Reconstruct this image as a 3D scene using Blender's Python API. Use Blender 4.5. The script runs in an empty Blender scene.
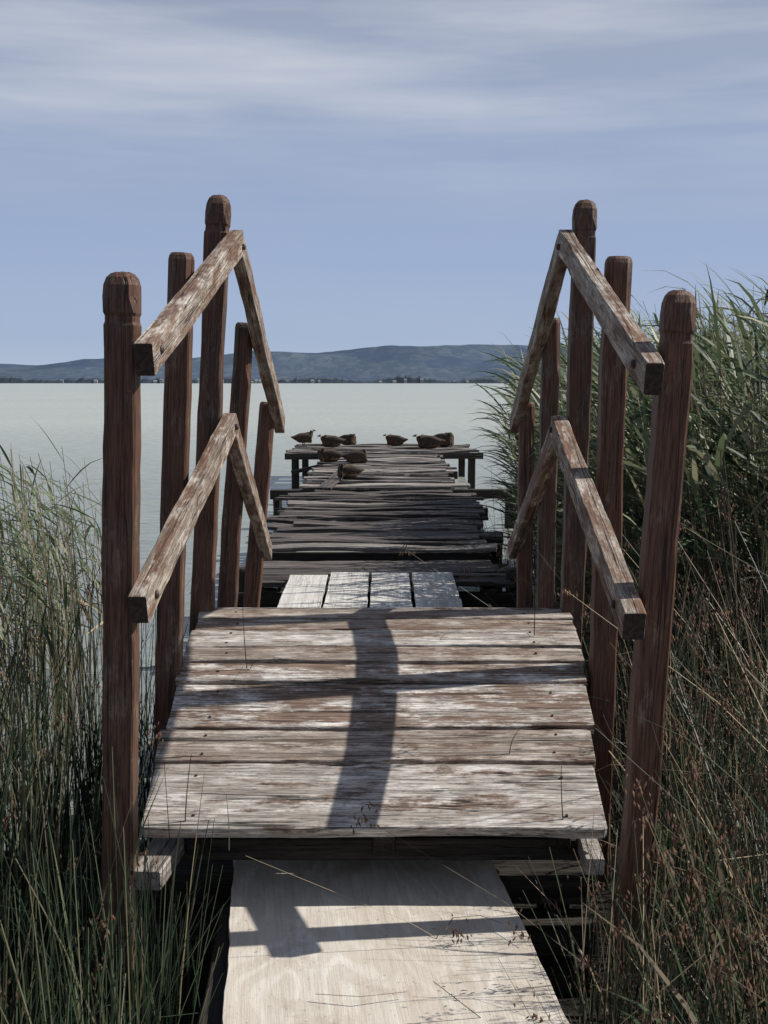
import bpy, math, random
from mathutils import Vector, Matrix, noise
R = random.Random(11)
scene = bpy.context.scene
COL = scene.collection
CAMZ = 1.9

# ------------------------------------------------------------------ node helpers
def new_mat(name):
    m = bpy.data.materials.new(name); m.use_nodes = True
    nt = m.node_tree
    for n in list(nt.nodes): nt.nodes.remove(n)
    out = nt.nodes.new('ShaderNodeOutputMaterial')
    return m, nt, out
def N(nt, typ, **kw):
    n = nt.nodes.new(typ)
    for k, v in kw.items(): setattr(n, k, v)
    return n
def L(nt, a, b): nt.links.new(a, b)
def mixc(nt, fac, a, b, blend='MIX'):
    n = N(nt, 'ShaderNodeMix', data_type='RGBA', blend_type=blend)
    for i, v in ((0, fac), (6, a), (7, b)):
        if hasattr(v, 'is_output'): L(nt, v, n.inputs[i])
        elif i == 0: n.inputs[0].default_value = v
        else: n.inputs[i].default_value = (v[0], v[1], v[2], 1)
    return n.outputs[2]
def math_(nt, op, a, b=None, c=None, clamp=False):
    n = N(nt, 'ShaderNodeMath', operation=op); n.use_clamp = clamp
    for i, v in enumerate((a, b, c)):
        if v is None: continue
        if hasattr(v, 'is_output'): L(nt, v, n.inputs[i])
        else: n.inputs[i].default_value = v
    return n.outputs[0]
def ramp(nt, fac, stops):
    n = N(nt, 'ShaderNodeValToRGB')
    e = n.color_ramp.elements
    while len(e) < len(stops): e.new(0.5)
    for el, (p, c) in zip(e, stops):
        el.position = p
        el.color = (c, c, c, 1) if not hasattr(c, '__len__') else (c[0], c[1], c[2], 1)
    L(nt, fac, n.inputs[0])
    return n.outputs[0]
def noise_t(nt, vec, scale, detail=6, rough=0.6, mscale=None):
    if mscale:
        mp = N(nt, 'ShaderNodeMapping'); mp.inputs['Scale'].default_value = mscale
        L(nt, vec, mp.inputs[0]); vec = mp.outputs[0]
    n = N(nt, 'ShaderNodeTexNoise'); n.inputs['Scale'].default_value = scale
    n.inputs['Detail'].default_value = detail; n.inputs['Roughness'].default_value = rough
    L(nt, vec, n.inputs['Vector'])
    return n.outputs['Fac']

def wood(name, light, dark, paint=None, paint_lo=0.45, paint_hi=0.55, rough=0.8, crack=0.75, bump=0.7, var=0.25, knots=True, fine=0.45, worn=None):
    m, nt, out = new_mat(name)
    tc = N(nt, 'ShaderNodeTexCoord'); oi = N(nt, 'ShaderNodeObjectInfo')
    off = N(nt, 'ShaderNodeVectorMath', operation='SCALE')
    off.inputs[0].default_value = (17.3, 9.1, 23.7); L(nt, oi.outputs['Random'], off.inputs['Scale'])
    add = N(nt, 'ShaderNodeVectorMath', operation='ADD')
    L(nt, tc.outputs['Object'], add.inputs[0]); L(nt, off.outputs[0], add.inputs[1])
    v = add.outputs[0]
    g1 = noise_t(nt, v, 1.0, 5, 0.7, (1.3, 34, 34))
    g2 = noise_t(nt, v, 1.0, 3, 0.75, (9, 210, 210))
    g3 = noise_t(nt, v, 1.0, 3, 0.5, (0.42, 17, 17))
    blot = noise_t(nt, v, 1.0, 6, 0.8, (5.0, 14, 14))
    gr = ramp(nt, g1, [(0.34, 0.0), (0.64, 1.0)])
    col = mixc(nt, gr, dark, light)
    if worn:
        col = mixc(nt, ramp(nt, blot, [(0.38, 0.75), (0.47, 0.0)]), col, worn)
    if paint:
        pm = math_(nt, 'ADD', math_(nt, 'MULTIPLY', blot, 0.6), math_(nt, 'MULTIPLY', g1, 0.4))
        pm = math_(nt, 'ADD', pm, math_(nt, 'MULTIPLY', math_(nt, 'SUBTRACT', oi.outputs['Random'], 0.5), 0.10))
        pmr = ramp(nt, pm, [(paint_lo, 0.0), (paint_hi, 1.0)])
        pc = mixc(nt, g2, tuple(c * 0.6 for c in paint), tuple(min(1, c * 1.35) for c in paint))
        col = mixc(nt, pmr, col, pc)
    f2 = ramp(nt, g2, [(0.36, fine), (0.56, 1.0), (0.72, 1.15)])
    col = mixc(nt, 1.0, col, f2, 'MULTIPLY')
    cr = math_(nt, 'ABSOLUTE', math_(nt, 'SUBTRACT', g3, 0.5))
    crk = ramp(nt, cr, [(0.0, 1 - crack), (0.009, 1.0)])
    cr2 = math_(nt, 'ABSOLUTE', math_(nt, 'SUBTRACT', g1, 0.44))
    crk2 = ramp(nt, math_(nt, 'ADD', cr2, math_(nt, 'MULTIPLY', ramp(nt, blot, [(0.45, 0.0), (0.55, 1.0)]), 0.05)), [(0.0, 1 - crack), (0.012, 1.0)])
    crk = math_(nt, 'MULTIPLY', crk, crk2)
    col = mixc(nt, 1.0, col, crk, 'MULTIPLY')
    if knots:
        vo = N(nt, 'ShaderNodeTexVoronoi'); mp = N(nt, 'ShaderNodeMapping'); mp.inputs['Scale'].default_value = (2.0, 5.5, 5.5)
        L(nt, v, mp.inputs[0]); L(nt, mp.outputs[0], vo.inputs['Vector']); vo.inputs['Scale'].default_value = 1.0
        kn = ramp(nt, vo.outputs['Distance'], [(0.035, 0.3), (0.08, 1.0)])
        col = mixc(nt, 1.0, col, kn, 'MULTIPLY')
    vv = math_(nt, 'MULTIPLY_ADD', oi.outputs['Random'], var, 1 - var / 2)
    hs = N(nt, 'ShaderNodeHueSaturation'); L(nt, vv, hs.inputs['Value']); L(nt, col, hs.inputs['Color'])
    bs = N(nt, 'ShaderNodeBsdfPrincipled'); bs.inputs['Roughness'].default_value = rough
    bs.inputs['Specular IOR Level'].default_value = 0.3
    L(nt, hs.outputs[0], bs.inputs['Base Color'])
    hgt = math_(nt, 'ADD', math_(nt, 'MULTIPLY', g1, 0.6), math_(nt, 'MULTIPLY', crk, 0.7))
    hgt = math_(nt, 'ADD', hgt, math_(nt, 'MULTIPLY', g2, 0.5))
    bp = N(nt, 'ShaderNodeBump'); bp.inputs['Strength'].default_value = bump; bp.inputs['Distance'].default_value = 0.006
    L(nt, hgt, bp.inputs['Height']); L(nt, bp.outputs[0], bs.inputs['Normal'])
    L(nt, bs.outputs[0], out.inputs[0])
    return m

M_post = wood('stained_post_wood', (0.185, 0.115, 0.08), (0.055, 0.032, 0.022), paint=(0.125, 0.060, 0.037), paint_lo=0.45, paint_hi=0.53, crack=0.8, rough=0.6, var=0.35, worn=(0.22, 0.155, 0.115))
M_rail = wood('weathered_rail_wood', (0.54, 0.465, 0.39), (0.19, 0.14, 0.105), paint=(0.18, 0.105, 0.07), paint_lo=0.485, paint_hi=0.55, crack=0.85, worn=(0.62, 0.565, 0.49))
M_deck = wood('worn_deck_wood', (0.70, 0.65, 0.59), (0.29, 0.245, 0.205), paint=(0.21, 0.145, 0.108), paint_lo=0.505, paint_hi=0.57, crack=0.93, var=0.25, fine=0.34, worn=(0.80, 0.765, 0.71))
M_deck_brown = wood('brown_deck_wood', (0.60, 0.52, 0.44), (0.22, 0.17, 0.135), paint=(0.20, 0.13, 0.095), paint_lo=0.465, paint_hi=0.54, crack=0.93, var=0.25, fine=0.34, worn=(0.68, 0.62, 0.55))
M_jetty = wood('old_jetty_wood', (0.17, 0.145, 0.13), (0.030, 0.024, 0.021), crack=0.9, var=0.9, bump=0.9)
M_jetty_pale = wood('pale_jetty_wood', (0.40, 0.365, 0.33), (0.12, 0.10, 0.085), crack=0.85, var=0.6, bump=0.8)
M_white = wood('new_board_wood', (0.70, 0.68, 0.63), (0.47, 0.44, 0.39), crack=0.45, var=0.12, bump=0.3, fine=0.7)
M_dark = wood('dark_support_wood', (0.055, 0.046, 0.038), (0.015, 0.012, 0.009), crack=0.8, var=0.5)  # near-black wood tone for supports, beams and piles

def flat_mat(name, c, rough=0.6, metal=0.0, c2=None, sc=30):
    m, nt, out = new_mat(name)
    bs = N(nt, 'ShaderNodeBsdfPrincipled'); bs.inputs['Roughness'].default_value = rough
    bs.inputs['Metallic'].default_value = metal
    tc = N(nt, 'ShaderNodeTexCoord')
    n = noise_t(nt, tc.outputs['Object'], sc, 4)
    c2 = c2 or tuple(x * 0.55 for x in c)
    L(nt, mixc(nt, ramp(nt, n, [(0.38, 0), (0.62, 1)]), c2, c), bs.inputs['Base Color'])
    L(nt, bs.outputs[0], out.inputs[0])
    return m
M_bolt = flat_mat('rusty_bolt', (0.08, 0.05, 0.04), 0.6, 0.5)
M_endgrain = flat_mat('dark_end_grain', (0.055, 0.038, 0.028), 0.9, 0, (0.02, 0.014, 0.011), 90)  # darker mottled colour for the rail end faces

# ------------------------------------------------------------------ geometry helpers
def empty(name, loc=(0, 0, 0)):
    e = bpy.data.objects.new(name, None); e.location = loc; COL.objects.link(e); e.empty_display_size = 0.2
    return e
def obj_from(name, verts, faces, mats, parent=None, mi=None, smooth=False):
    me = bpy.data.meshes.new(name); me.from_pydata(verts, [], faces)
    for m in (mats if isinstance(mats, (list, tuple)) else [mats]): me.materials.append(m)
    if mi: me.polygons.foreach_set('material_index', mi)
    if smooth: me.polygons.foreach_set('use_smooth', [True] * len(me.polygons))
    me.update()
    o = bpy.data.objects.new(name, me); COL.objects.link(o)
    if parent: o.parent = parent
    return o

def beam(name, p0, p1, w, t, mat, parent=None, up=(0, 0, 1), wob=0.002, seg=0.06, head=None, warp=0.0, nails=None, rag=0.0, endmat=False):
    p0 = Vector(p0); p1 = Vector(p1); d = p1 - p0; Ln = d.length; x = d.normalized()
    z = Vector(up); z = (z - x * z.dot(x)).normalized(); y = z.cross(x)
    n = max(2, int(Ln / seg)); ss = [Ln * i / n for i in range(n + 1)]
    sc = {}
    if head:
        ss = [s for s in ss if s < Ln - 0.18]
        for a, b in head: ss.append(Ln + a); sc[len(ss) - 1] = b
    else:
        ss = [0.0, 0.004] + ss[1:-1] + [Ln - 0.004, Ln]; sc[0] = 0.95; sc[len(ss) - 1] = 0.95
    sd = R.uniform(0, 500); c = min(w, t) * 0.09
    verts, faces = [], []
    for i, s in enumerate(ss):
        k = sc.get(i, 1.0)
        a = noise.noise(Vector((s * 3.1, sd, 0))) * wob * 2; b = noise.noise(Vector((s * 3.1, sd, 7))) * wob * 2
        a += noise.noise(Vector((s * 14, sd, 3))) * wob; b += noise.noise(Vector((s * 14, sd, 9))) * wob
        if rag:
            a += max(0, noise.noise(Vector((s * 5, sd, 31))) - 0.32) * rag * 3; b -= max(0, noise.noise(Vector((s * 5, sd, 37))) - 0.32) * rag * 3
        cz = noise.noise(Vector((s * 1.1, sd, 21))) * warp
        yl = (-w / 2 + a) * k; yr = (w / 2 + b) * k; h = t / 2 * k
        cc = c * (0.6 + 0.8 * abs(noise.noise(Vector((s * 6, sd, 13)))))
        if head and i >= len(ss) - 5: cc = c * 2.6
        ring = [(yl + cc, -h), (yr - cc, -h), (yr, -h + cc), (yr, h - cc), (yr - cc, h), (yl + cc, h), (yl, h - cc), (yl, -h + cc)]
        for j, (yy, zz) in enumerate(ring):
            e = 0
            if rag and (i < 2 or i >= len(ss) - 2):
                e = noise.noise(Vector((yy * 25, sd, i))) * rag * (1 if i < 2 else -1)
            verts.append((s + e, yy, zz + cz))
    m_ = len(ss)
    for i in range(m_ - 1):
        for j in range(8):
            a = i * 8 + j; b = i * 8 + (j + 1) % 8
            faces.append((a, b, b + 8, a + 8))
    faces.append(tuple(range(7, -1, -1))); faces.append(tuple((m_ - 1) * 8 + j for j in range(8)))
    mi = [0] * len(faces)
    if endmat: mi[-1] = mi[-2] = 2
    if nails:
        for nx, ny in nails:
            base = len(verts); r = 0.0045
            for q in range(8):
                verts.append((nx + r * math.cos(q * math.pi / 4), ny + r * math.sin(q * math.pi / 4), t / 2 - 0.004))
            for q in range(8):
                verts.append((nx + r * 0.8 * math.cos(q * math.pi / 4), ny + r * 0.8 * math.sin(q * math.pi / 4), t / 2 + 0.0022 + warp * 0.3))
            for q in range(8):
                faces.append((base + q, base + (q + 1) % 8, base + 8 + (q + 1) % 8, base + 8 + q)); mi.append(1)
            faces.append(tuple(base + 8 + q for q in range(8))); mi.append(1)
    o = obj_from(name, verts, faces, [mat, M_bolt, M_endgrain], parent, mi)
    M = Matrix((x, y, z)).transposed().to_4x4(); M.translation = p0
    o.matrix_world = M
    if parent: o.matrix_parent_inverse = Matrix.Identity(4)
    return o

def bolt(name, p, ax, r, h, parent):
    ax = Vector(ax).normalized(); u = ax.orthogonal().normalized(); v = ax.cross(u); p = Vector(p)
    vs = []; fs = []
    for (rr, hh) in ((r, 0), (r, h * 0.6), (r * 0.6, h)):
        for q in range(10):
            a = q * math.pi / 5; vs.append(p + ax * hh + u * rr * math.cos(a) + v * rr * math.sin(a))
    for k in range(2):
        for q in range(10):
            fs.append((k * 10 + q, k * 10 + (q + 1) % 10, k * 10 + 10 + (q + 1) % 10, k * 10 + 10 + q))
    fs.append(tuple(20 + q for q in range(10)))
    return obj_from(name, vs, fs, M_bolt, parent)

# ------------------------------------------------------------------ FOOTBRIDGE
bridge = empty('wooden_footbridge')
ROUND = [(-0.175, 1.0), (-0.128, 1.0), (-0.120, 0.93), (-0.106, 0.92), (-0.098, 1.0), (-0.06, 1.05), (-0.032, 1.02), (-0.014, 0.88), (-0.004, 0.66), (0, 0.4)]
FLAT = [(-0.175, 1.0), (-0.02, 1.0), (-0.008, 0.94), (0, 0.8)]
def Wz(z): return z + CAMZ
posts = [
 ('L1', (-0.628, 3.05, 0.265), (-0.667, 3.05, -1.225), 0.078, ROUND, 0.25),
 ('L2', (-0.605, 3.80, 0.386), (-0.672, 3.80, -1.02), 0.072, FLAT, 0.55),
 ('L3', (-0.556, 4.30, 0.629), (-0.639, 4.30, -0.89), 0.076, ROUND, 1.1),
 ('L4', (-0.550, 5.00, 0.236), (-0.636, 5.00, -0.896), 0.070, FLAT, 1.1),
 ('L5', (-0.527, 5.70, -0.087), (-0.610, 5.70, -0.998), 0.072, FLAT, 1.0),
 ('R1', (0.711, 3.05, 0.222), (0.6345, 3.05, -1.225), 0.076, ROUND, 0.25),
 ('R2', (0.700, 3.80, 0.375), (0.672, 3.80, -1.02), 0.076, FLAT, 0.55),
 ('R3', (0.678, 4.30, 0.613), (0.653, 4.30, -0.89), 0.074, ROUND, 1.1),
 ('R4', (0.661, 5.00, 0.255), (0.6525, 5.00, -0.896), 0.068, FLAT, 1.1),
 ('R5', (0.650, 5.70, -0.087), (0.6465, 5.70, -0.998), 0.068, FLAT, 1.0),
]
for nm, top, low, w, head, ex in posts:
    t = Vector(top); l = Vector(low); l = l + (l - t).normalized() * ex
    t.z += CAMZ; l.z += CAMZ
    beam('post_' + nm, l, t, w, w, M_post, bridge, up=(0, -1, 0), wob=0.003, head=head)
def rail(nm, pts, w=0.082, t=0.046):
    for i in range(len(pts) - 1):
        a = Vector(pts[i]); b = Vector(pts[i + 1]); a.z += CAMZ; b.z += CAMZ
        beam('handrail_%s_%d' % (nm, i + 1), a, b, t, w, M_rail, bridge, up=(0, 0, 1), wob=0.0025, warp=0.008, endmat=True)
rail('L_upper', [(-0.5656, 2.97, 0.055), (-0.498, 4.315, 0.475)])
rail('L_upper_far', [(-0.499, 4.30, 0.470), (-0.486, 5.85, -0.196)])
rail('R_upper', [(0.632, 2.94, 0.008), (0.612, 4.315, 0.475)])
rail('R_upper_far', [(0.613, 4.30, 0.470), (0.610, 5.85, -0.196)])
rail('L_lower', [(-0.590, 2.97, -0.545), (-0.530, 4.315, -0.135)], 0.075)
rail('L_lower_far', [(-0.531, 4.30, -0.14), (-0.548, 5.82, -0.792)], 0.075)
rail('R_lower', [(0.597, 2.94, -0.580), (0.600, 4.315, -0.145)], 0.075, 0.055)
rail('R_lower_far', [(0.601, 4.30, -0.15), (0.606, 5.82, -0.785)], 0.075)
for (x, y, z, s) in [(-0.5656 + 0.026, 3.05, 0.08, 1), (-0.59 + 0.028, 3.05, -0.52, 1), (-0.472, 4.28, 0.455, 1), (-0.503, 4.28, -0.15, 1),
                     (0.603, 3.05, 0.045, -1), (0.567, 3.05, -0.545, -1), (0.586, 4.28, 0.455, -1), (0.570, 4.28, -0.16, -1)]:
    bolt('bolt', (x - s * 0.004, y, z + CAMZ), (s, 0, 0), 0.011, 0.01, bridge)

def ramp_z(t): return -1.150 + 0.372 * t + 0.055 * 4 * t * (1 - t)
bounds = [0, .20, .32, .51, .61, .70, .82, .91, 1.0]
rights = [0.578, 0.590, 0.612, 0.618, 0.628, 0.634, 0.640, 0.645]
lefts = [-0.632, -0.640, -0.628, -0.640, -0.634, -0.638, -0.63, -0.636]
mats = [M_deck, M_deck_brown, M_deck, M_deck, M_deck_brown, M_deck, M_deck_brown, M_deck_brown]
for i in range(8):
    t0, t1 = bounds[i], bounds[i + 1]
    y0, y1 = 3.14 + 1.16 * t0, 3.14 + 1.16 * t1
    z0, z1 = ramp_z(t0), ramp_z(t1)
    up = Vector((0, -(z1 - z0), y1 - y0)).normalized()
    width = math.hypot(y1 - y0, z1 - z0) - 0.015
    cy, cz = (y0 + y1) / 2, (z0 + z1) / 2 - 0.018 + R.uniform(-0.004, 0.004)
    n = []
    for xx in (0.13, 1.12):
        for q in ((-0.3, 0.3) if width > 0.12 else (0.05,)):
            n.append((xx + R.uniform(-.01, .01), q * width + R.uniform(-.006, .006)))
    sk = R.uniform(-0.004, 0.004)
    beam('deck_plank_%d' % (i + 1), (lefts[i], cy - sk, Wz(cz)), (rights[i], cy + sk, Wz(cz + R.uniform(-.004, .004))), width, 0.034, mats[i], bridge,
         up=up, wob=0.004, seg=0.03, nails=n, rag=0.009, warp=0.005)
for i in range(11):
    yy = 4.37 + i * 0.145; zz = -0.778 - 0.018 - (yy - 4.3) * 0.335
    beam('far_deck_plank_%d' % (i + 1), (-0.62, yy, Wz(zz)), (0.62, yy, Wz(zz)), 0.135, 0.036, M_deck, bridge, up=(0, 0.335, 1), wob=0.003, rag=0.006)
for xs in (-0.50, 0.0, 0.47):
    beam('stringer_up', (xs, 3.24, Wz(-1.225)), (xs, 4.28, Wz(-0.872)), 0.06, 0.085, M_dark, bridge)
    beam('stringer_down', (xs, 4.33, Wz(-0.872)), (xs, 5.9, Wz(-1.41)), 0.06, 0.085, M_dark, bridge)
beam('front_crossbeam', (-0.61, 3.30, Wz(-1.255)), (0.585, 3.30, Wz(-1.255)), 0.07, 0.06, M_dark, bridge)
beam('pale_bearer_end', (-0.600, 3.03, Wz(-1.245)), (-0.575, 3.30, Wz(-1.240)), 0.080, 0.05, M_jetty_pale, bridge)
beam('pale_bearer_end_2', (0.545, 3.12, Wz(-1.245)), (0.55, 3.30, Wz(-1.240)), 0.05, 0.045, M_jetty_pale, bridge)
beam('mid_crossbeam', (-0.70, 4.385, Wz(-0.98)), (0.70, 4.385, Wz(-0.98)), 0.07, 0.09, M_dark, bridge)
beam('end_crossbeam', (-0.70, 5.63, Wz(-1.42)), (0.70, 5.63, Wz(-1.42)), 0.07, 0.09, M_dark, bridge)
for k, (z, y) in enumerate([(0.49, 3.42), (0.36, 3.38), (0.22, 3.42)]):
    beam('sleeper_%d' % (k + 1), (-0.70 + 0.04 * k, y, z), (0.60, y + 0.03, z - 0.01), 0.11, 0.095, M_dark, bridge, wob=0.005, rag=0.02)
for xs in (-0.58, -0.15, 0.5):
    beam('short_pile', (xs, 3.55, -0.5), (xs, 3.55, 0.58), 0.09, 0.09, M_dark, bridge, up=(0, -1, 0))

# ------------------------------------------------------------------ APPROACH BOARD
def board_mat():
    m, nt, out = new_mat('plywood_board')
    tc = N(nt, 'ShaderNodeTexCoord'); v = tc.outputs['Object']
    d = noise_t(nt, v, 1.0, 3, 0.5, (0.8, 3.0, 2))
    w = math_(nt, 'SINE', math_(nt, 'MULTIPLY', d, 90.0))
    fine = noise_t(nt, v, 1.0, 5, 0.75, (5, 110, 110))
    bl = noise_t(nt, v, 4.0, 7, 0.75)
    st = noise_t(nt, v, 1.7, 6, 0.7)
    lane = noise_t(nt, v, 1.0, 5, 0.6, (0.9, 7, 9))
    col = mixc(nt, ramp(nt, w, [(0.0, 0.0), (1.0, 1.0)]), (0.60, 0.555, 0.48), (0.70, 0.665, 0.595))
    col = mixc(nt, ramp(nt, lane, [(0.42, 0.0), (0.66, 0.5)]), col, (0.52, 0.45, 0.365))
    col = mixc(nt, ramp(nt, fine, [(0.33, 0.45), (0.55, 0.0)]), col, (0.37, 0.31, 0.245))
    col = mixc(nt, ramp(nt, st, [(0.50, 0.0), (0.66, 0.35)]), col, (0.37, 0.32, 0.26))
    col = mixc(nt, ramp(nt, bl, [(0.52, 0.0), (0.66, 0.6)]), col, (0.36, 0.295, 0.225))
    spk = noise_t(nt, v, 75.0, 3, 0.6)
    col = mixc(nt, ramp(nt, spk, [(0.64, 0.0), (0.70, 0.65)]), col, (0.2, 0.16, 0.12))
    bs = N(nt, 'ShaderNodeBsdfPrincipled'); bs.inputs['Roughness'].default_value = 0.85
    bs.inputs['Specular IOR Level'].default_value = 0.2
    L(nt, col, bs.inputs['Base Color'])
    bp = N(nt, 'ShaderNodeBump'); bp.inputs['Strength'].default_value = 0.5; bp.inputs['Distance'].default_value = 0.004
    L(nt, math_(nt, 'ADD', math_(nt, 'MULTIPLY', bl, 1.5), fine), bp.inputs['Height']); L(nt, bp.outputs[0], bs.inputs['Normal'])
    L(nt, bs.outputs[0], out.inputs[0]); return m
walk = empty('boardwalk')
MB_ = board_mat()
beam('board_1', (0.155, 1.25, Wz(-1.364)), (-0.075, 3.55, Wz(-1.364)), 0.73, 0.026, MB_, walk, wob=0.005, seg=0.04, warp=0.008, rag=0.012)
beam('board_2', (0.36, -1.2, Wz(-1.392)), (0.14, 1.35, Wz(-1.392)), 0.73, 0.026, MB_, walk, wob=0.004, seg=0.05, warp=0.004, rag=0.01)
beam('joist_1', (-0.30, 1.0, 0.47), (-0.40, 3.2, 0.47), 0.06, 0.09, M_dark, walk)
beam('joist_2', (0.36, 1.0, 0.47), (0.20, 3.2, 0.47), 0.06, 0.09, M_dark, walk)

# ------------------------------------------------------------------ JETTY
jetty = empty('wooden_jetty')
def lerp_t(tab, y):
    for (a, b), (c, d) in zip(tab, tab[1:]):
        if y <= c: return b + (d - b) * max(0, (y - a)) / (c - a)
    return tab[-1][1]
JL = [(8.2, -0.90), (9.3, -0.95), (14, -1.12), (14.1, -1.03), (22, -1.0)]
JR = [(8.2, 0.80), (9.3, 0.80), (14, 1.02), (14.1, 0.86), (22, 0.98)]
wl = [(-0.63, .262), (-0.362, .268), (-0.09, .262), (0.178, .285)]
for k, (x, w) in enumerate(wl):
    beam('pale_board_%d' % (k + 1), (x + w / 2 + 0.004, 5.95, 0.56), (x + w / 2, 8.24 + R.uniform(-.05, .05), 0.625), w - 0.014, 0.03, M_white, jetty, wob=0.004, rag=0.012, warp=0.01)
y = 8.08; k = 0
while y < 22.2:
    w = R.uniform(0.11, 0.21)
    if 9.12 < y < 9.33: y = 9.33
    if 13.95 < y < 14.25: y = 14.25
    z = 0.585 if y < 9.2 else 0.650
    if y > 14.1: z = 0.63
    miss = R.random() < 0.10 and y > 9.6
    if not miss:
        xl = lerp_t(JL, y) + R.uniform(-0.06, 0.09); xr = lerp_t(JR, y) + R.uniform(-0.10, 0.08)
        if R.random() < 0.12: xr += 0.14
        if R.random() < 0.08: xl += 0.2
        sk = R.uniform(-0.035, 0.035)
        pr = 0.08 if y < 14 else (0.22 if y < 16.5 else 0.5)
        mm = M_jetty_pale if (R.random() < pr) else M_jetty
        sag = R.uniform(-.014, .010)
        beam('jetty_plank_%d' % k, (xl, y + w / 2 - sk, z + sag + R.uniform(-.015, .008)), (xr, y + w / 2 + sk, z + sag + R.uniform(-.015, .008)), w, 0.032, mm, jetty,
             up=(R.uniform(-.01, .01), R.uniform(-.12, .08), 1), wob=0.012, seg=0.08, warp=0.038 if y > 9.2 else 0.012, rag=0.04)
    y += w + (R.uniform(0.012, 0.055) if y > 9.3 else 0.012); k += 1
beam('step_shadow_strip', (-0.94, 9.30, 0.575), (0.80, 9.30, 0.575), 0.04, 0.12, M_dark, jetty, wob=0.004)  # added dark strip, stands in for the shadow line under the step
beam('loose_plank', (-0.7, 14.6, 0.672), (-0.55, 17.6, 0.68), 0.16, 0.03, M_jetty, jetty, rag=0.03, warp=0.02)
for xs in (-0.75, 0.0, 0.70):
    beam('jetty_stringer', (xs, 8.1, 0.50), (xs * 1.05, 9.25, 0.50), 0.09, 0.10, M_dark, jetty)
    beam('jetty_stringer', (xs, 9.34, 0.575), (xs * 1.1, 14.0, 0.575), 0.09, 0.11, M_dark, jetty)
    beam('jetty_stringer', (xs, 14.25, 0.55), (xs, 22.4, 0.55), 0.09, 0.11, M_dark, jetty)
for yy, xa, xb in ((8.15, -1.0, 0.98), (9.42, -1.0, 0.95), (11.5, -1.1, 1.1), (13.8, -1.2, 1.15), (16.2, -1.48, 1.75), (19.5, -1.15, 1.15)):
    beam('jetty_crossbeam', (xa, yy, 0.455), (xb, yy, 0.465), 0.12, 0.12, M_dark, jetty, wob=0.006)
    for xs in (xa + 0.08, xb - 0.10):
        h = 0.40 if yy not in (9.42, 8.15) else 0.66
        beam('jetty_pile', (xs + R.uniform(-.03, .03), yy + 0.13, -1.0), (xs, yy + 0.13, h + R.uniform(0, .08)), 0.12, 0.12, M_dark, jetty, up=(0, -1, 0), wob=0.006, head=FLAT)
for k in range(14):
    yy = 22.55 + k * 0.225
    if k in (6, 10): continue
    beam('platform_plank_%d' % k, (-1.72 + R.uniform(-.1, .06), yy, 0.63 + R.uniform(-.012, .012)), (1.70 + R.uniform(-.06, .1), yy, 0.63 + R.uniform(-.012, .012)),
         0.19, 0.04, M_jetty_pale if R.random() < .4 else M_jetty, jetty, wob=0.008, seg=0.15, warp=0.05, rag=0.03)
beam('platform_fascia', (-1.78, 22.40, 0.585), (1.78, 22.40, 0.60), 0.05, 0.11, M_dark, jetty, wob=0.005)
beam('platform_back', (-1.7, 25.6, 0.56), (1.7, 25.6, 0.56), 0.06, 0.10, M_dark, jetty)
for xs in (-1.6, -0.6, 0.6, 1.58):
    for yy in (22.52, 25.4):
        beam('platform_pile', (xs, yy, -1), (xs, yy, 0.60), 0.13, 0.13, M_dark, jetty, up=(0, -1, 0))
    beam('platform_joist', (xs, 22.45, 0.545), (xs, 25.5, 0.545), 0.08, 0.09, M_dark, jetty)
beam('platform_low_rail', (-1.66, 22.33, 0.30), (-0.55, 22.36, 0.56), 0.05, 0.07, M_dark, jetty)

# ------------------------------------------------------------------ DUCKS
def duck_mat():
    m, nt, out = new_mat('mottled_feathers')
    tc = N(nt, 'ShaderNodeTexCoord')
    vo = N(nt, 'ShaderNodeTexVoronoi'); vo.inputs['Scale'].default_value = 1.0
    mp = N(nt, 'ShaderNodeMapping'); mp.inputs['Scale'].default_value = (30, 48, 48)
    L(nt, tc.outputs['Object'], mp.inputs[0]); L(nt, mp.outputs[0], vo.inputs['Vector'])
    col = mixc(nt, ramp(nt, vo.outputs['Distance'], [(0.25, 0.0), (0.65, 1.0)]), (0.018, 0.012, 0.009), (0.085, 0.057, 0.037))
    bs = N(nt, 'ShaderNodeBsdfPrincipled'); bs.inputs['Roughness'].default_value = 0.8
    bs.inputs['Specular IOR Level'].default_value = 0.2
    L(nt, col, bs.inputs['Base Color']); L(nt, bs.outputs[0], out.inputs[0]); return m
M_duck = duck_mat()
M_wing = flat_mat('wing_feathers', (0.055, 0.037, 0.026), 0.8, 0, (0.02, 0.014, 0.011), 40)
M_bill = flat_mat('duck_bill', (0.10, 0.06, 0.025), 0.5)
M_eye = flat_mat('duck_eye', (0.01, 0.01, 0.01), 0.2)
def skinned(name, pts, mat, parent, root=2, edges=None):
    me = bpy.data.meshes.new(name)
    me.from_pydata([p[:3] for p in pts], edges or [(i, i + 1) for i in range(len(pts) - 1)], [])
    me.materials.append(mat)
    o = bpy.data.objects.new(name, me); COL.objects.link(o); o.parent = parent
    o.modifiers.new('skin', 'SKIN')
    if not me.skin_vertices: me.skin_vertices.new()
    for i, p in enumerate(pts):
        me.skin_vertices[0].data[i].radius = (p[3], p[4] if len(p) > 4 else p[3])
        me.skin_vertices[0].data[i].use_root = (i == root)
    s = o.modifiers.new('sub', 'SUBSURF'); s.levels = 2; s.render_levels = 2
    o.modifiers['skin'].use_smooth_shade = True
    return o
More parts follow.
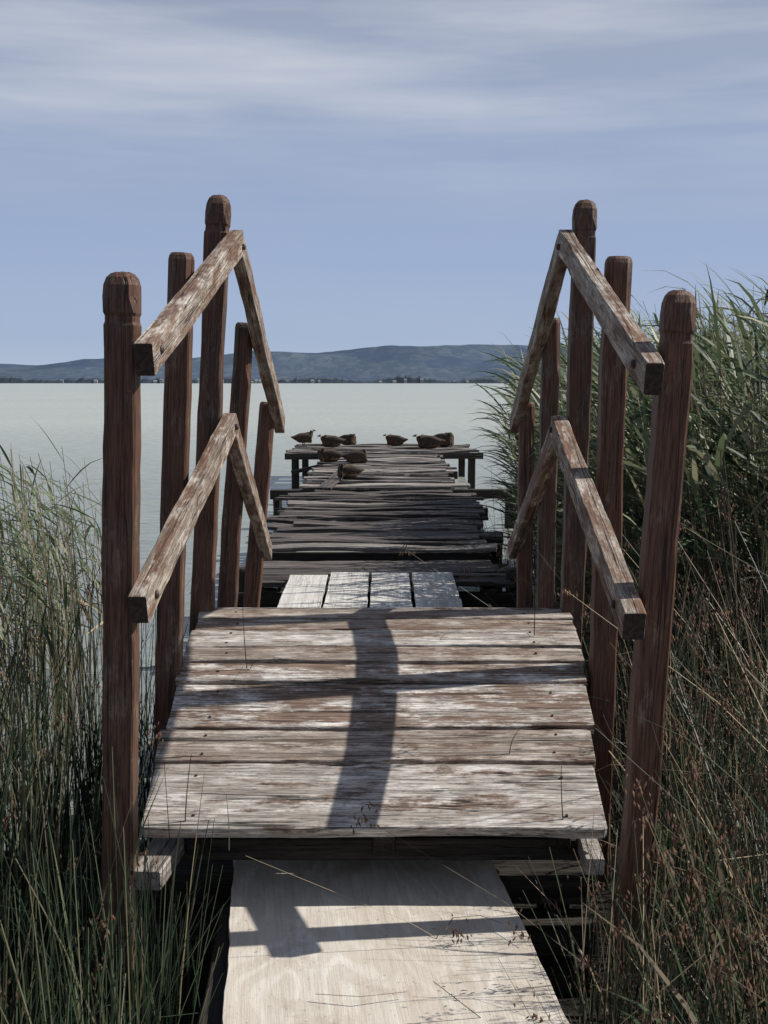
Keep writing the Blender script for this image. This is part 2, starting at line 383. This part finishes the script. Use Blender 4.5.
def ellipsoid(name, c, r, mat, parent, rot=(0, 0, 0), pinch=0.0):
    vs, fs = [], []; nu, nv = 14, 9
    for i in range(nv + 1):
        th = math.pi * i / nv
        for j in range(nu):
            ph = 2 * math.pi * j / nu
            x = math.cos(th); k = math.sin(th) * (1 - pinch * max(0, -x))
            vs.append((r[0] * x, r[1] * k * math.cos(ph), r[2] * k * math.sin(ph)))
    for i in range(nv):
        for j in range(nu):
            fs.append((i * nu + j, i * nu + (j + 1) % nu, (i + 1) * nu + (j + 1) % nu, (i + 1) * nu + j))
    o = obj_from(name, vs, fs, mat, parent, smooth=True); o.location = c; o.rotation_euler = rot
    return o
def duck(x, y, z, rot, pose, s=1.0):
    e = empty('duck'); e.location = (x, y, z); e.rotation_euler = (0, 0, rot); e.scale = (s, s, s * 1.08)
    b = 0.05 if pose == 'stand' else 0.0
    body = [(-0.27, 0, .125 + b, .022, .008), (-0.20, 0, .115 + b, .05, .038), (-0.10, 0, .105 + b, .090, .090), (0.02, 0, .102 + b, .10, .10), (0.11, 0, .11 + b, .080, .082)]
    if pose == 'tuck':
        body += [(0.130, 0.0, .155 + b, .055, .055), (0.08, 0.015, .195 + b, .048, .046)]
        hp = (0.075, 0.015, .20 + b); bd = Vector((-1, 0.25, -0.25)).normalized()
    elif pose == 'rest':
        body += [(0.150, 0, .150 + b, .054, .054), (0.165, 0, .195 + b, .045, .044)]
        hp = (0.17, 0, .20 + b); bd = Vector((1, 0, -0.15)).normalized()
    else:
        body += [(0.155, 0, .165 + b, .045, .045), (0.165, 0, .205 + b, .037, .037), (0.178, 0, .24 + b, .043, .041)]
        hp = (0.182, 0, .243 + b); bd = Vector((1, 0, -0.12)).normalized()
    skinned('body', body, M_duck, e, root=3)
    h = Vector(hp)
    sk = [tuple(h + bd * 0.015) + (.028, .028), tuple(h + bd * 0.05) + (.018, .014), tuple(h + bd * 0.085) + (.017, .007)]
    skinned('bill', sk, M_bill, e, root=0)
    for sgn in (-1, 1):
        ellipsoid('wing', (-0.05, sgn * 0.079, .130 + b), (0.16, 0.024, 0.06), M_wing, e, rot=(sgn * -0.25, -0.10, sgn * 0.12), pinch=0.5)
        side = Vector((-bd.y, bd.x, 0)) * sgn
        ellipsoid('eye', tuple(h + side * 0.036 + Vector((0, 0, .012)) + bd * 0.015), (.005, .005, .005), M_eye, e)
        if pose == 'stand':
            skinned('leg', [(0.0, sgn * .04, .06 + b, .02), (-.005, sgn * .04, .035, .008), (0.0, sgn * .04, .008, .007), (.05, sgn * .045, .006, .016, .004)], M_bill, e, root=0)
    if pose != 'stand':
        ellipsoid('belly', (0, 0, .055), (0.17, 0.09, 0.055), M_duck, e)
    return e
PZ = 0.655
duck(-1.58, 24.6, PZ, math.radians(25), 'stand', 1.0)
duck(-1.02, 24.2, PZ, math.radians(190), 'rest', 1.08)
duck(-0.72, 25.0, PZ, math.radians(-20), 'tuck', 1.02)
duck(0.22, 24.8, PZ, math.radians(165), 'rest', 1.0)
duck(0.84, 23.6, PZ, math.radians(172), 'rest', 1.2)
duck(1.16, 24.4, PZ, math.radians(-12), 'tuck', 1.25)
duck(-0.86, 19.6, PZ, math.radians(195), 'rest', 0.98)
duck(-0.42, 19.3, PZ, math.radians(15), 'tuck', 0.98)
duck(-0.46, 15.9, PZ + 0.03, math.radians(200), 'tuck', 0.82)

# ------------------------------------------------------------------ GROUND + WATER
def ground_mat():
    m, nt, out = new_mat('muddy_bank')
    tc = N(nt, 'ShaderNodeTexCoord'); v = tc.outputs['Object']
    a = noise_t(nt, v, 7, 6, 0.7); b = noise_t(nt, v, 60, 4, 0.7)
    col = mixc(nt, ramp(nt, a, [(0.35, 0), (0.65, 1)]), (0.014, 0.011, 0.008), (0.04, 0.032, 0.021))
    col = mixc(nt, ramp(nt, b, [(0.57, 0), (0.68, 0.5)]), col, (0.10, 0.082, 0.05))
    bs = N(nt, 'ShaderNodeBsdfPrincipled'); bs.inputs['Roughness'].default_value = 0.9
    L(nt, col, bs.inputs['Base Color'])
    bp = N(nt, 'ShaderNodeBump'); bp.inputs['Distance'].default_value = 0.03
    L(nt, b, bp.inputs['Height']); L(nt, bp.outputs[0], bs.inputs['Normal'])
    L(nt, bs.outputs[0], out.inputs[0]); return m
def sstep(a, b, x):
    t = max(0, min(1, (x - a) / (b - a))); return t * t * (3 - 2 * t)
vs, fs = [], []
nx, ny = 160, 160
for j in range(ny + 1):
    yy = -25 + 50 * j / ny
    for i in range(nx + 1):
        xx = -30 + 60 * i / nx
        edge = 4.4 + 4.6 * sstep(0.8, 2.0, xx) + 0.4 * sstep(1.5, 5, -xx) + noise.noise(Vector((xx * .5, 3, 0))) * 0.4
        h = 0.16 - 0.9 * sstep(edge - 0.4, edge + 3.0, yy) + 0.5 * sstep(1, -8, yy)
        h += noise.noise(Vector((xx * 1.3, yy * 1.3, 0))) * 0.05
        vs.append((xx, yy, h))
for j in range(ny):
    for i in range(nx):
        a = j * (nx + 1) + i; fs.append((a, a + 1, a + nx + 2, a + nx + 1))
obj_from('ground', vs, fs, ground_mat(), smooth=True)

def water_mat():
    m, nt, out = new_mat('lake_water')
    tc = N(nt, 'ShaderNodeTexCoord'); v = tc.outputs['Object']
    big = noise_t(nt, v, 1.0, 4, 0.6, (0.01, 0.05, 1))
    r1 = noise_t(nt, v, 1.0, 4, 0.62, (2.2, 6.0, 1))
    r2 = noise_t(nt, v, 1.0, 3, 0.6, (0.35, 1.1, 1))
    sx = N(nt, 'ShaderNodeSeparateXYZ'); L(nt, v, sx.inputs[0])
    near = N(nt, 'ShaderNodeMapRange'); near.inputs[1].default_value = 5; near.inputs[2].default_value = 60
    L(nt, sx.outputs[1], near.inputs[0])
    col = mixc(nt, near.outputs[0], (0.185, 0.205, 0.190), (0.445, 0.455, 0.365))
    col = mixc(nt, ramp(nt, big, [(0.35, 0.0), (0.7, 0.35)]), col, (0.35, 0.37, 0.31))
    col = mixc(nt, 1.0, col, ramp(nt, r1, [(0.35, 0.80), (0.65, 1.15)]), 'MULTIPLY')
    bs = N(nt, 'ShaderNodeBsdfPrincipled')
    L(nt, col, bs.inputs['Base Color'])
    bs.inputs['Roughness'].default_value = 0.24; bs.inputs['IOR'].default_value = 1.33
    bs.inputs['Specular IOR Level'].default_value = 0.26
    bp = N(nt, 'ShaderNodeBump'); bp.inputs['Strength'].default_value = 1.0; bp.inputs['Distance'].default_value = 0.08
    L(nt, math_(nt, 'ADD', math_(nt, 'MULTIPLY', r1, 0.55), r2), bp.inputs['Height']); L(nt, bp.outputs[0], bs.inputs['Normal'])
    L(nt, bs.outputs[0], out.inputs[0]); return m
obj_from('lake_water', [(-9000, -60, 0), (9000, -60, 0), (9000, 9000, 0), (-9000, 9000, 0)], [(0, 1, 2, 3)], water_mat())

# ------------------------------------------------------------------ HILLS
def hill_mat():
    m, nt, out = new_mat('hazy_hillside')  # distance haze is put into the bluish base colours
    tc = N(nt, 'ShaderNodeTexCoord'); v = tc.outputs['Object']
    a = noise_t(nt, v, 1.0, 6, 0.65, (0.0028, 0.0012, 0.004)); b = noise_t(nt, v, 1.0, 5, 0.75, (0.02, 0.006, 0.03))
    c = noise_t(nt, v, 1.0, 3, 0.6, (0.009, 0.004, 0.012))
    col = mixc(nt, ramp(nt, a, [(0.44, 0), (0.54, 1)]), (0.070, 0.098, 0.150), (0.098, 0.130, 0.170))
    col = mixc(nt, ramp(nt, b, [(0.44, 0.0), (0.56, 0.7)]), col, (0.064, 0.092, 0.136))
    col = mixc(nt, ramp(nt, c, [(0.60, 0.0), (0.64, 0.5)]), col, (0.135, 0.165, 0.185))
    bs = N(nt, 'ShaderNodeBsdfDiffuse'); L(nt, col, bs.inputs[0]); L(nt, bs.outputs[0], out.inputs[0]); return m
prof = [(-9000, 40), (-3500, 60), (-2000, 92), (-1700, 88), (-1500, 118), (-1300, 128), (-1150, 112), (-1000, 126), (-650, 165), (-350, 158), (-150, 172), (0, 190), (200, 186), (430, 202), (650, 192), (900, 194), (1200, 168), (1400, 160), (1700, 148), (2000, 136), (3500, 90), (9000, 40)]
vs, fs = [], []; nx, ny = 420, 18
for j in range(ny + 1):
    yy = 4600 + 3400 * j / ny
    for i in range(nx + 1):
        xx = -9000 + 18000 * i / nx
        h = lerp_t(prof, xx) + noise.noise(Vector((xx / 260, 1, 0))) * 9 + noise.noise(Vector((xx / 70, 5, 0))) * 4
        f = sstep(4500, 6500, yy) * (1 - 0.7 * sstep(6600, 8000, yy))
        h = h * f * (1 + 0.45 * noise.noise(Vector((xx / 420, yy / 500, 3))) * (1 - sstep(5900, 6500, yy)))
        vs.append((xx, yy, h - 1))
for j in range(ny):
    for i in range(nx):
        a = j * (nx + 1) + i; fs.append((a, a + 1, a + nx + 2, a + nx + 1))
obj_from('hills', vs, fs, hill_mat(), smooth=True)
mt = flat_mat('hazy_trees', (0.054, 0.076, 0.104), 1.0, 0, (0.032, 0.048, 0.07), 0.02)  # tree colours shifted to blue to carry the aerial haze
vs, fs = [], []
n = 1500
for i in range(n + 1):
    xx = -5500 + 11000 * i / n
    h = 19 + 18 * noise.noise(Vector((xx / 160, 0, 0))) + 10 * noise.noise(Vector((xx / 25, 4, 0))) + R.uniform(-2, 2)
    h = max(3, h)
    vs += [(xx, 4520, -1), (xx, 4530, h * .7), (xx, 4560, h), (xx, 4640, -1)]
for i in range(n):
    for q in range(3):
        a = i * 4 + q; fs.append((a, a + 4, a + 5, a + 1))
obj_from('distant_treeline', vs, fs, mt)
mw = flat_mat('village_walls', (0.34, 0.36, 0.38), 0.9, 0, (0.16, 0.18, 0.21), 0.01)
vs, fs = [], []
for i in range(52):
    xx = R.choice([R.gauss(-700, 250), R.gauss(300, 300), R.uniform(-2500, 2500)]); yy = 4518 - R.uniform(0, 6)
    w = R.uniform(2.5, 7); h = R.uniform(3, 6); z0 = R.uniform(0, 10); dd = 8; a = len(vs); h += z0
    vs += [(xx - w, yy, 0), (xx + w, yy, 0), (xx + w, yy + dd, 0), (xx - w, yy + dd, 0), (xx - w, yy, h), (xx + w, yy, h), (xx + w, yy + dd, h), (xx - w, yy + dd, h), (xx - w, yy + dd / 2, h + 3), (xx + w, yy + dd / 2, h + 3)]
    fs += [tuple(a + q for q in f) for f in ((0, 1, 5, 4), (1, 2, 6, 5), (2, 3, 7, 6), (3, 0, 4, 7), (4, 5, 9, 8), (6, 7, 8, 9), (5, 6, 9), (7, 4, 8))]
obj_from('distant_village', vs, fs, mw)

# ------------------------------------------------------------------ VEGETATION
def leaf_mat(name, stops, trans=0.3, rough=0.5, spec=0.4):
    m, nt, out = new_mat(name)
    g = N(nt, 'ShaderNodeNewGeometry'); n = N(nt, 'ShaderNodeValToRGB')
    e = n.color_ramp.elements
    while len(e) < len(stops): e.new(0.5)
    for el, (p, c) in zip(e, stops): el.position = p; el.color = (*c, 1)
    L(nt, g.outputs['Random Per Island'], n.inputs[0])
    col = n.outputs[0]
    bs = N(nt, 'ShaderNodeBsdfPrincipled'); bs.inputs['Roughness'].default_value = rough
    bs.inputs['Specular IOR Level'].default_value = spec
    L(nt, col, bs.inputs['Base Color'])
    if trans:
        tr = N(nt, 'ShaderNodeBsdfTranslucent'); L(nt, col, tr.inputs[0])
        mx = N(nt, 'ShaderNodeMixShader'); mx.inputs[0].default_value = trans
        L(nt, bs.outputs[0], mx.inputs[1]); L(nt, tr.outputs[0], mx.inputs[2]); L(nt, mx.outputs[0], out.inputs[0])
    else: L(nt, bs.outputs[0], out.inputs[0])
    return m
M_leaf = leaf_mat('reed_leaf', [(0, (0.035, 0.060, 0.028)), (0.4, (0.080, 0.115, 0.055)), (0.72, (0.16, 0.20, 0.105)), (0.9, (0.29, 0.31, 0.19)), (1, (0.38, 0.33, 0.21))])
M_stem = leaf_mat('reed_stem', [(0, (0.07, 0.085, 0.045)), (0.5, (0.16, 0.14, 0.085)), (1, (0.36, 0.30, 0.20))], 0)
M_rush = leaf_mat('rush_stem', [(0, (0.010, 0.018, 0.010)), (0.5, (0.022, 0.037, 0.020)), (0.80, (0.060, 0.083, 0.045)), (0.92, (0.13, 0.15, 0.085)), (1, (0.24, 0.20, 0.12))], 0, 0.45, 0.25)
M_straw = leaf_mat('dry_straw', [(0, (0.06, 0.043, 0.030)), (0.6, (0.16, 0.12, 0.08)), (0.88, (0.30, 0.235, 0.15)), (1, (0.50, 0.42, 0.28))], 0, 0.6, 0.2)
M_seed = leaf_mat('seed_heads', [(0, (0.06, 0.033, 0.022)), (1, (0.19, 0.11, 0.07))], 0, .7, .2)
VM = [M_leaf, M_stem, M_rush, M_straw, M_seed]
class MB:
    def __init__(s): s.v = []; s.f = []; s.m = []
    def stem(s, pts, r0, r1, m):
        n = len(pts); b = len(s.v)
        for i, p in enumerate(pts):
            r = r0 + (r1 - r0) * i / (n - 1)
            for k in range(3):
                a = k * 2.0944; s.v.append((p[0] + r * math.cos(a), p[1] + r * math.sin(a), p[2]))
        for i in range(n - 1):
            for k in range(3):
                a = b + i * 3 + k; c = b + i * 3 + (k + 1) % 3
                s.f.append((a, c, c + 3, a + 3)); s.m.append(m)
    def ribbon(s, pts, ws, side, m):
        b = len(s.v)
        for p, w in zip(pts, ws):
            s.v.append(tuple(p + side * w)); s.v.append(tuple(p - side * w))
        for i in range(len(pts) - 1):
            a = b + 2 * i; s.f.append((a, a + 1, a + 3, a + 2)); s.m.append(m)
    def leaf(s, p, az, el, ln, w, droop, m, seg=5):
        d = Vector((math.cos(az) * math.cos(el), math.sin(az) * math.cos(el), math.sin(el)))
        side = Vector((-math.sin(az), math.cos(az), R.uniform(-.9, .9))).normalized()
        pts = [Vector(p)]; st = ln / seg
        for i in range(seg):
            pts.append(pts[-1] + d * st); d = (d + Vector((0, 0, -droop * (i + 1) / seg))).normalized()
        ws = [w * .35, w * .9, w, w * .75, w * .4, w * 0.03][:seg + 1]
        s.ribbon(pts, ws, side, m)
    def seeds(s, p, n, sp, sz):
        for _ in range(n):
            c = Vector(p) + Vector((R.gauss(0, sp), R.gauss(0, sp), R.gauss(0, sp))); b = len(s.v); h = sz * R.uniform(.8, 1.6); q = sz * .4
            t = Vector((R.uniform(-.5, .5), R.uniform(-.5, .5), 1)).normalized() * h
            s.v += [tuple(c + t), tuple(c - t), tuple(c + Vector((q, 0, 0))), tuple(c + Vector((-q, q * .8, 0))), tuple(c + Vector((-q * .5, -q, 0)))]
            for f in ((0, 2, 3), (0, 3, 4), (0, 4, 2), (1, 3, 2), (1, 4, 3), (1, 2, 4)):
                s.f.append(tuple(b + k for k in f)); s.m.append(4)
    def build(s, name): return obj_from(name, s.v, s.f, VM, None, s.m)
WIND = math.pi
def reed(mb, x, y, z0, h, lean=0.10, nl=8, wl=0.011, ll=0.42, green=1.0):
    az = WIND + R.gauss(0, 0.7); ln = abs(R.gauss(lean, 0.05)) * h
    dx, dy = math.cos(az) * ln, math.sin(az) * ln
    pts = []
    for i in range(5):
        t = i / 4; pts.append((x + dx * t * t, y + dy * t * t, z0 + h * t))
    mb.stem(pts, 0.0045, 0.002, 1 if R.random() < .7 else 3)
    for k in range(nl):
        t = 0.30 + 0.70 * (k + R.random() * .6) / nl; t = min(t, 1)
        p = (x + dx * t * t, y + dy * t * t, z0 + h * t)
        a = WIND + R.gauss(0, 0.8) if R.random() < .8 else R.uniform(0, 6.28)
        mb.leaf(p, a, R.uniform(0.35, 1.1), ll * R.uniform(.6, 1.25), wl * R.uniform(.6, 1.15), R.uniform(.15, .55), 0 if (t > .55 or R.random() < .45 * green) else 3)
def rush(mb, x, y, z0, h, lean=0.16, r=0.0028, m=2, bias=0.0, seed=0.0):
    az = R.uniform(0, 6.28); ln = abs(R.gauss(0, lean)) * h
    dx, dy = math.cos(az) * ln + bias * h, math.sin(az) * ln
    if R.random() < 0.07:
        k = R.uniform(.45, .75); pk = (x + dx * k, y + dy * k, z0 + h * k); a2 = R.uniform(0, 6.28); l2 = h * (1 - k)
        pe = (pk[0] + math.cos(a2) * l2 * .85, pk[1] + math.sin(a2) * l2 * .85, pk[2] - l2 * R.uniform(.1, .5))
        mb.stem([(x, y, z0), pk], r, r * .7, m); mb.stem([pk, pe], r * .7, r * .4, m); return
    pts = [(x + dx * t ** 1.7, y + dy * t ** 1.7, z0 + h * t * (1 - .1 * ln * t)) for t in (0, .25, .5, .75, 1)]
    mb.stem(pts, r, r * .3, m)
    if R.random() < seed:
        mb.seeds(pts[4], R.randint(9, 16), 0.014, 0.007)
        mb.seeds(pts[4], R.randint(3, 6), 0.03, 0.006)

rb = MB(); cnt = 0
while cnt < 1400:
    y = 5.3 + 8.2 * R.random() ** 1.15; xmin = 1.16 + 0.15 * noise.noise(Vector((y * 1.3, 0, 0))) + (0.5 * sstep(10.2, 13.5, y))
    x = xmin + abs(R.gauss(0, 1.0)) * 1.25
    if x > 4.6: continue
    if R.random() > 0.55 + 1.2 * noise.noise(Vector((x * 1.8, y * 1.1, 5))): continue
    h = 1.52 + 0.50 * (x - 0.9) + R.uniform(-.42, .30); h = min(h, 2.55 + R.uniform(-.35, .1))
    if y < 6.3: h = min(h, x + 0.75)
    reed(rb, x, y, -0.05, h, 0.12, 8, 0.0125, 0.46); cnt += 1
for _ in range(120):
    y = R.uniform(6.2, 10.5); rush(rb, R.uniform(0.92, 1.2), y, -0.02, R.uniform(.5, 1.3), 0.15, 0.0035, bias=-0.08)
rb.build('reed_bed')

lb = MB(); cnt = 0
while cnt < 300:
    y = R.uniform(4.6, 8.5); x = -1.42 - abs(R.gauss(0, 1.0)) - 0.10 * (y - 5.0)
    if x < -4.5: continue
    h = 1.08 + 0.42 * (-x - 1.3) + R.uniform(-.35, .22); h = min(h, 1.8)
    reed(lb, x, y, -0.05, h, 0.07, 6, 0.0085, 0.36); cnt += 1
for _ in range(70):
    y = R.uniform(3.9, 7.0); rush(lb, -R.uniform(1.0, 1.5), y, -0.02, R.uniform(.6, 1.2), 0.12, 0.0028)
lb.build('reed_bed')

def inside_path(x, y):
    return (y < 3.3 and (-0.50 < x < 0.50)) or (3.0 < y < 6.2 and -0.74 < x < 0.74)
lr = MB(); cnt = 0
while cnt < 1700:
    y = R.uniform(1.5, 4.8); x = -0.50 - abs(R.gauss(0, .70))
    if inside_path(x, y) or x < -2.8: continue
    hm = 0.82 + 0.45 * sstep(.6, 1.2, -x)
    h = hm * R.uniform(.5, 1.18)
    if x > -0.78: h = min(h, R.uniform(.7, 1.0))
    rush(lr, x, y, 0.0, h, 0.19, R.uniform(.0018, .0040), 2 if R.random() < .93 else 3, bias=R.uniform(-.05, .1), seed=0.03); cnt += 1
for _ in range(110):
    y = R.uniform(2.25, 3.0); x = R.uniform(-.72, -.44)
    if y < 2.9 and x > -.46: continue
    rush(lr, x, y, 0.05, R.uniform(.6, 1.0), 0.13, .0026, 2, bias=R.uniform(-.05, .06))
for _ in range(130):
    y = R.uniform(1.6, 4.4); x = -0.6 - abs(R.gauss(0, .6))
    if inside_path(x, y): continue
    lr.leaf((x, y, R.uniform(0, .3)), R.uniform(0, 6.28), R.uniform(.9, 1.4), R.uniform(.4, .9), .006, R.uniform(.1, .5), 0)
lr.build('rush_bed')
rr = MB(); cnt = 0
while cnt < 3500:
    y = R.uniform(1.5, 6.6); x = 0.5 + abs(R.gauss(0, .85))
    if inside_path(x, y) or x > 3.3: continue
    if x < 0.86 and y > 3.0: continue
    h = R.uniform(.4, 1.12) * (1.0 + 0.4 * sstep(.7, 1.6, x)); h = min(h, x + 0.42)
    if x < 0.75: h *= .8
    rush(rr, x, y, 0.0, h, 0.30, R.uniform(.0016, .0038), 2 if R.random() < .62 else 3, bias=R.uniform(-.14, .1), seed=0.28); cnt += 1
for _ in range(110):
    rush(rr, R.uniform(.47, .72), R.uniform(2.3, 3.0), 0.05, R.uniform(.5, .9), 0.15, .0028, 2 if R.random() < .7 else 3, bias=R.uniform(-.05, .1))
for _ in range(560):
    y = R.uniform(1.7, 6.0); x = 0.62 + abs(R.gauss(0, .8))
    if inside_path(x, y) or (x < .9 and y > 3): continue
    rr.leaf((x, y, R.uniform(0, .6)), R.uniform(0, 6.28), R.uniform(.7, 1.4), R.uniform(.35, .8), R.uniform(.004, .010), R.uniform(.1, .6), 0 if R.random() < .6 else 3)
for _ in range(60):   # fallen, criss-crossing dead stalks
    x = R.uniform(.75, 2.0); y = R.uniform(2.3, 4.8); a = R.uniform(0, 6.28); l = R.uniform(.3, .7)
    z = R.uniform(.25, .75)
    rr.stem([(x, y, z), (x + math.cos(a) * l * .5, y + math.sin(a) * l * .5, z + R.uniform(0, .12)), (x + math.cos(a) * l, y + math.sin(a) * l, z + R.uniform(-.15, .15))], .0035, .002, 3)
rr.build('rush_bed')
sp = MB()
def curl(p, d, n, st, turn, r, m=2):
    pts = [Vector(p)]; d = Vector(d).normalized()
    for i in range(n):
        pts.append(pts[-1] + d * st); d = (d + Vector(turn)).normalized()
    sp.stem([tuple(q) for q in pts], r, r * .4, m)
curl((-0.425, 3.80, 1.02), (-0.08, 0, 1), 6, .032, (0.01, 0, 0), .0022)
curl((-0.415, 3.80, 1.02), (0.5, 0, .9), 6, .016, (.18, 0, -.32), .0018)
curl((0.490, 4.02, 1.08), (0.02, 0, 1), 6, .026, (0.0, 0, 0), .0022)
curl((0.475, 4.00, 1.08), (-0.7, 0, .7), 6, .018, (-.10, 0, -.28), .0018)
curl((0.27, 4.00, 1.08), (-0.9, 0, .6), 7, .015, (0.1, 0, -.26), .0020)
curl((0.66, 3.60, .97), (-0.9, 0, .25), 7, .02, (0.0, 0, -.08), .0018)
curl((-0.52, 3.16, .74), (0.05, 0, 1), 6, .034, (0.02, 0, 0), .0022)
curl((-0.40, 3.12, .70), (0.02, 0, 1), 5, .030, (-0.03, 0, 0), .0018)
curl((0.47, 3.17, .74), (-0.1, 0, 1), 6, .028, (0.02, 0, 0), .0022)
curl((0.35, 3.40, .87), (0.1, 0, 1), 5, .020, (0.12, 0, -.2), .0018)
for pts in [((0.12, 2.95, .566), (0.15, 2.93, .572), (0.17, 2.98, .58), (0.24, 3.0, .578), (0.30, 2.96, .572), (0.34, 2.88, .566)), ((-0.15, 2.62, .566), (-0.05, 2.60, .57), (0.05, 2.63, .566))]:
    sp.stem(pts, .0020, .0014, 3)
sp.build('rush_shoots')

# ------------------------------------------------------------------ LIGHT, SKY, CAMERA
to_sun = Vector((1.0, 0.12, 0.96)).normalized()
elev = math.asin(to_sun.z); az = math.atan2(to_sun.x, to_sun.y)
sun = bpy.data.lights.new('sun', 'SUN'); sun.energy = 5.0; sun.angle = math.radians(0.5); sun.color = (1.0, 0.955, 0.89)
so = bpy.data.objects.new('sun', sun); COL.objects.link(so)
so.rotation_euler = (-to_sun).to_track_quat('-Z', 'Y').to_euler(); so.location = (20, 2, 20)

w = bpy.data.worlds.new('World'); scene.world = w; w.use_nodes = True
nt = w.node_tree
for n_ in list(nt.nodes): nt.nodes.remove(n_)
out = nt.nodes.new('ShaderNodeOutputWorld'); bg = nt.nodes.new('ShaderNodeBackground'); bg.inputs[1].default_value = 0.1
sky = nt.nodes.new('ShaderNodeTexSky'); sky.sky_type = 'NISHITA'; sky.sun_disc = False
sky.sun_elevation = elev; sky.sun_rotation = az; sky.dust_density = 2.0; sky.air_density = 1.0
tc = nt.nodes.new('ShaderNodeTexCoord'); sx = nt.nodes.new('ShaderNodeSeparateXYZ')
L(nt, tc.outputs['Generated'], sx.inputs[0])
haze = ramp(nt, sx.outputs[2], [(0.0, (4.9, 5.9, 7.5)), (0.035, (3.8, 4.9, 7.0)), (0.09, (3.3, 4.3, 6.6)), (0.18, (3.2, 4.0, 5.9)), (0.32, (2.0, 2.5, 3.7)), (1.0, (0.7, 1.0, 1.8))])
base = mixc(nt, 0.84, sky.outputs[0], haze)
n1 = noise_t(nt, tc.outputs['Generated'], 1.0, 6, 0.55, (1.6, 1.6, 13))
n2 = noise_t(nt, tc.outputs['Generated'], 1.0, 4, 0.55, (3.2, 3.2, 34))
cm = math_(nt, 'ADD', math_(nt, 'MULTIPLY', n1, 0.70), math_(nt, 'MULTIPLY', n2, 0.30))
cm = ramp(nt, cm, [(0.42, 0.0), (0.66, 1.0)])
hm = ramp(nt, sx.outputs[2], [(0.12, 0.08), (0.21, 1.0), (0.45, 1.0), (0.7, 0.3)])
cm = math_(nt, 'MULTIPLY', cm, hm)
veil = ramp(nt, sx.outputs[2], [(0.16, 0.0), (0.26, 0.3), (0.45, 0.15), (0.7, 0.0)])
cm = math_(nt, 'MAXIMUM', cm, veil)
colr = mixc(nt, math_(nt, 'MULTIPLY', cm, 0.85), base, (5.9, 6.3, 7.1))
L(nt, colr, bg.inputs[0]); L(nt, bg.outputs[0], out.inputs[0])

cam = bpy.data.cameras.new('camera'); co = bpy.data.objects.new('camera', cam); COL.objects.link(co)
co.location = (0, 0, CAMZ); co.rotation_euler = (math.radians(90 - 5.9), 0, 0)
cam.sensor_fit = 'VERTICAL'; cam.sensor_height = 36; cam.sensor_width = 27; cam.lens = 43.95
cam.clip_start = 0.05; cam.clip_end = 20000
scene.camera = co
scene.view_settings.view_transform = 'Standard'; scene.view_settings.look = 'None'; scene.view_settings.exposure = 0
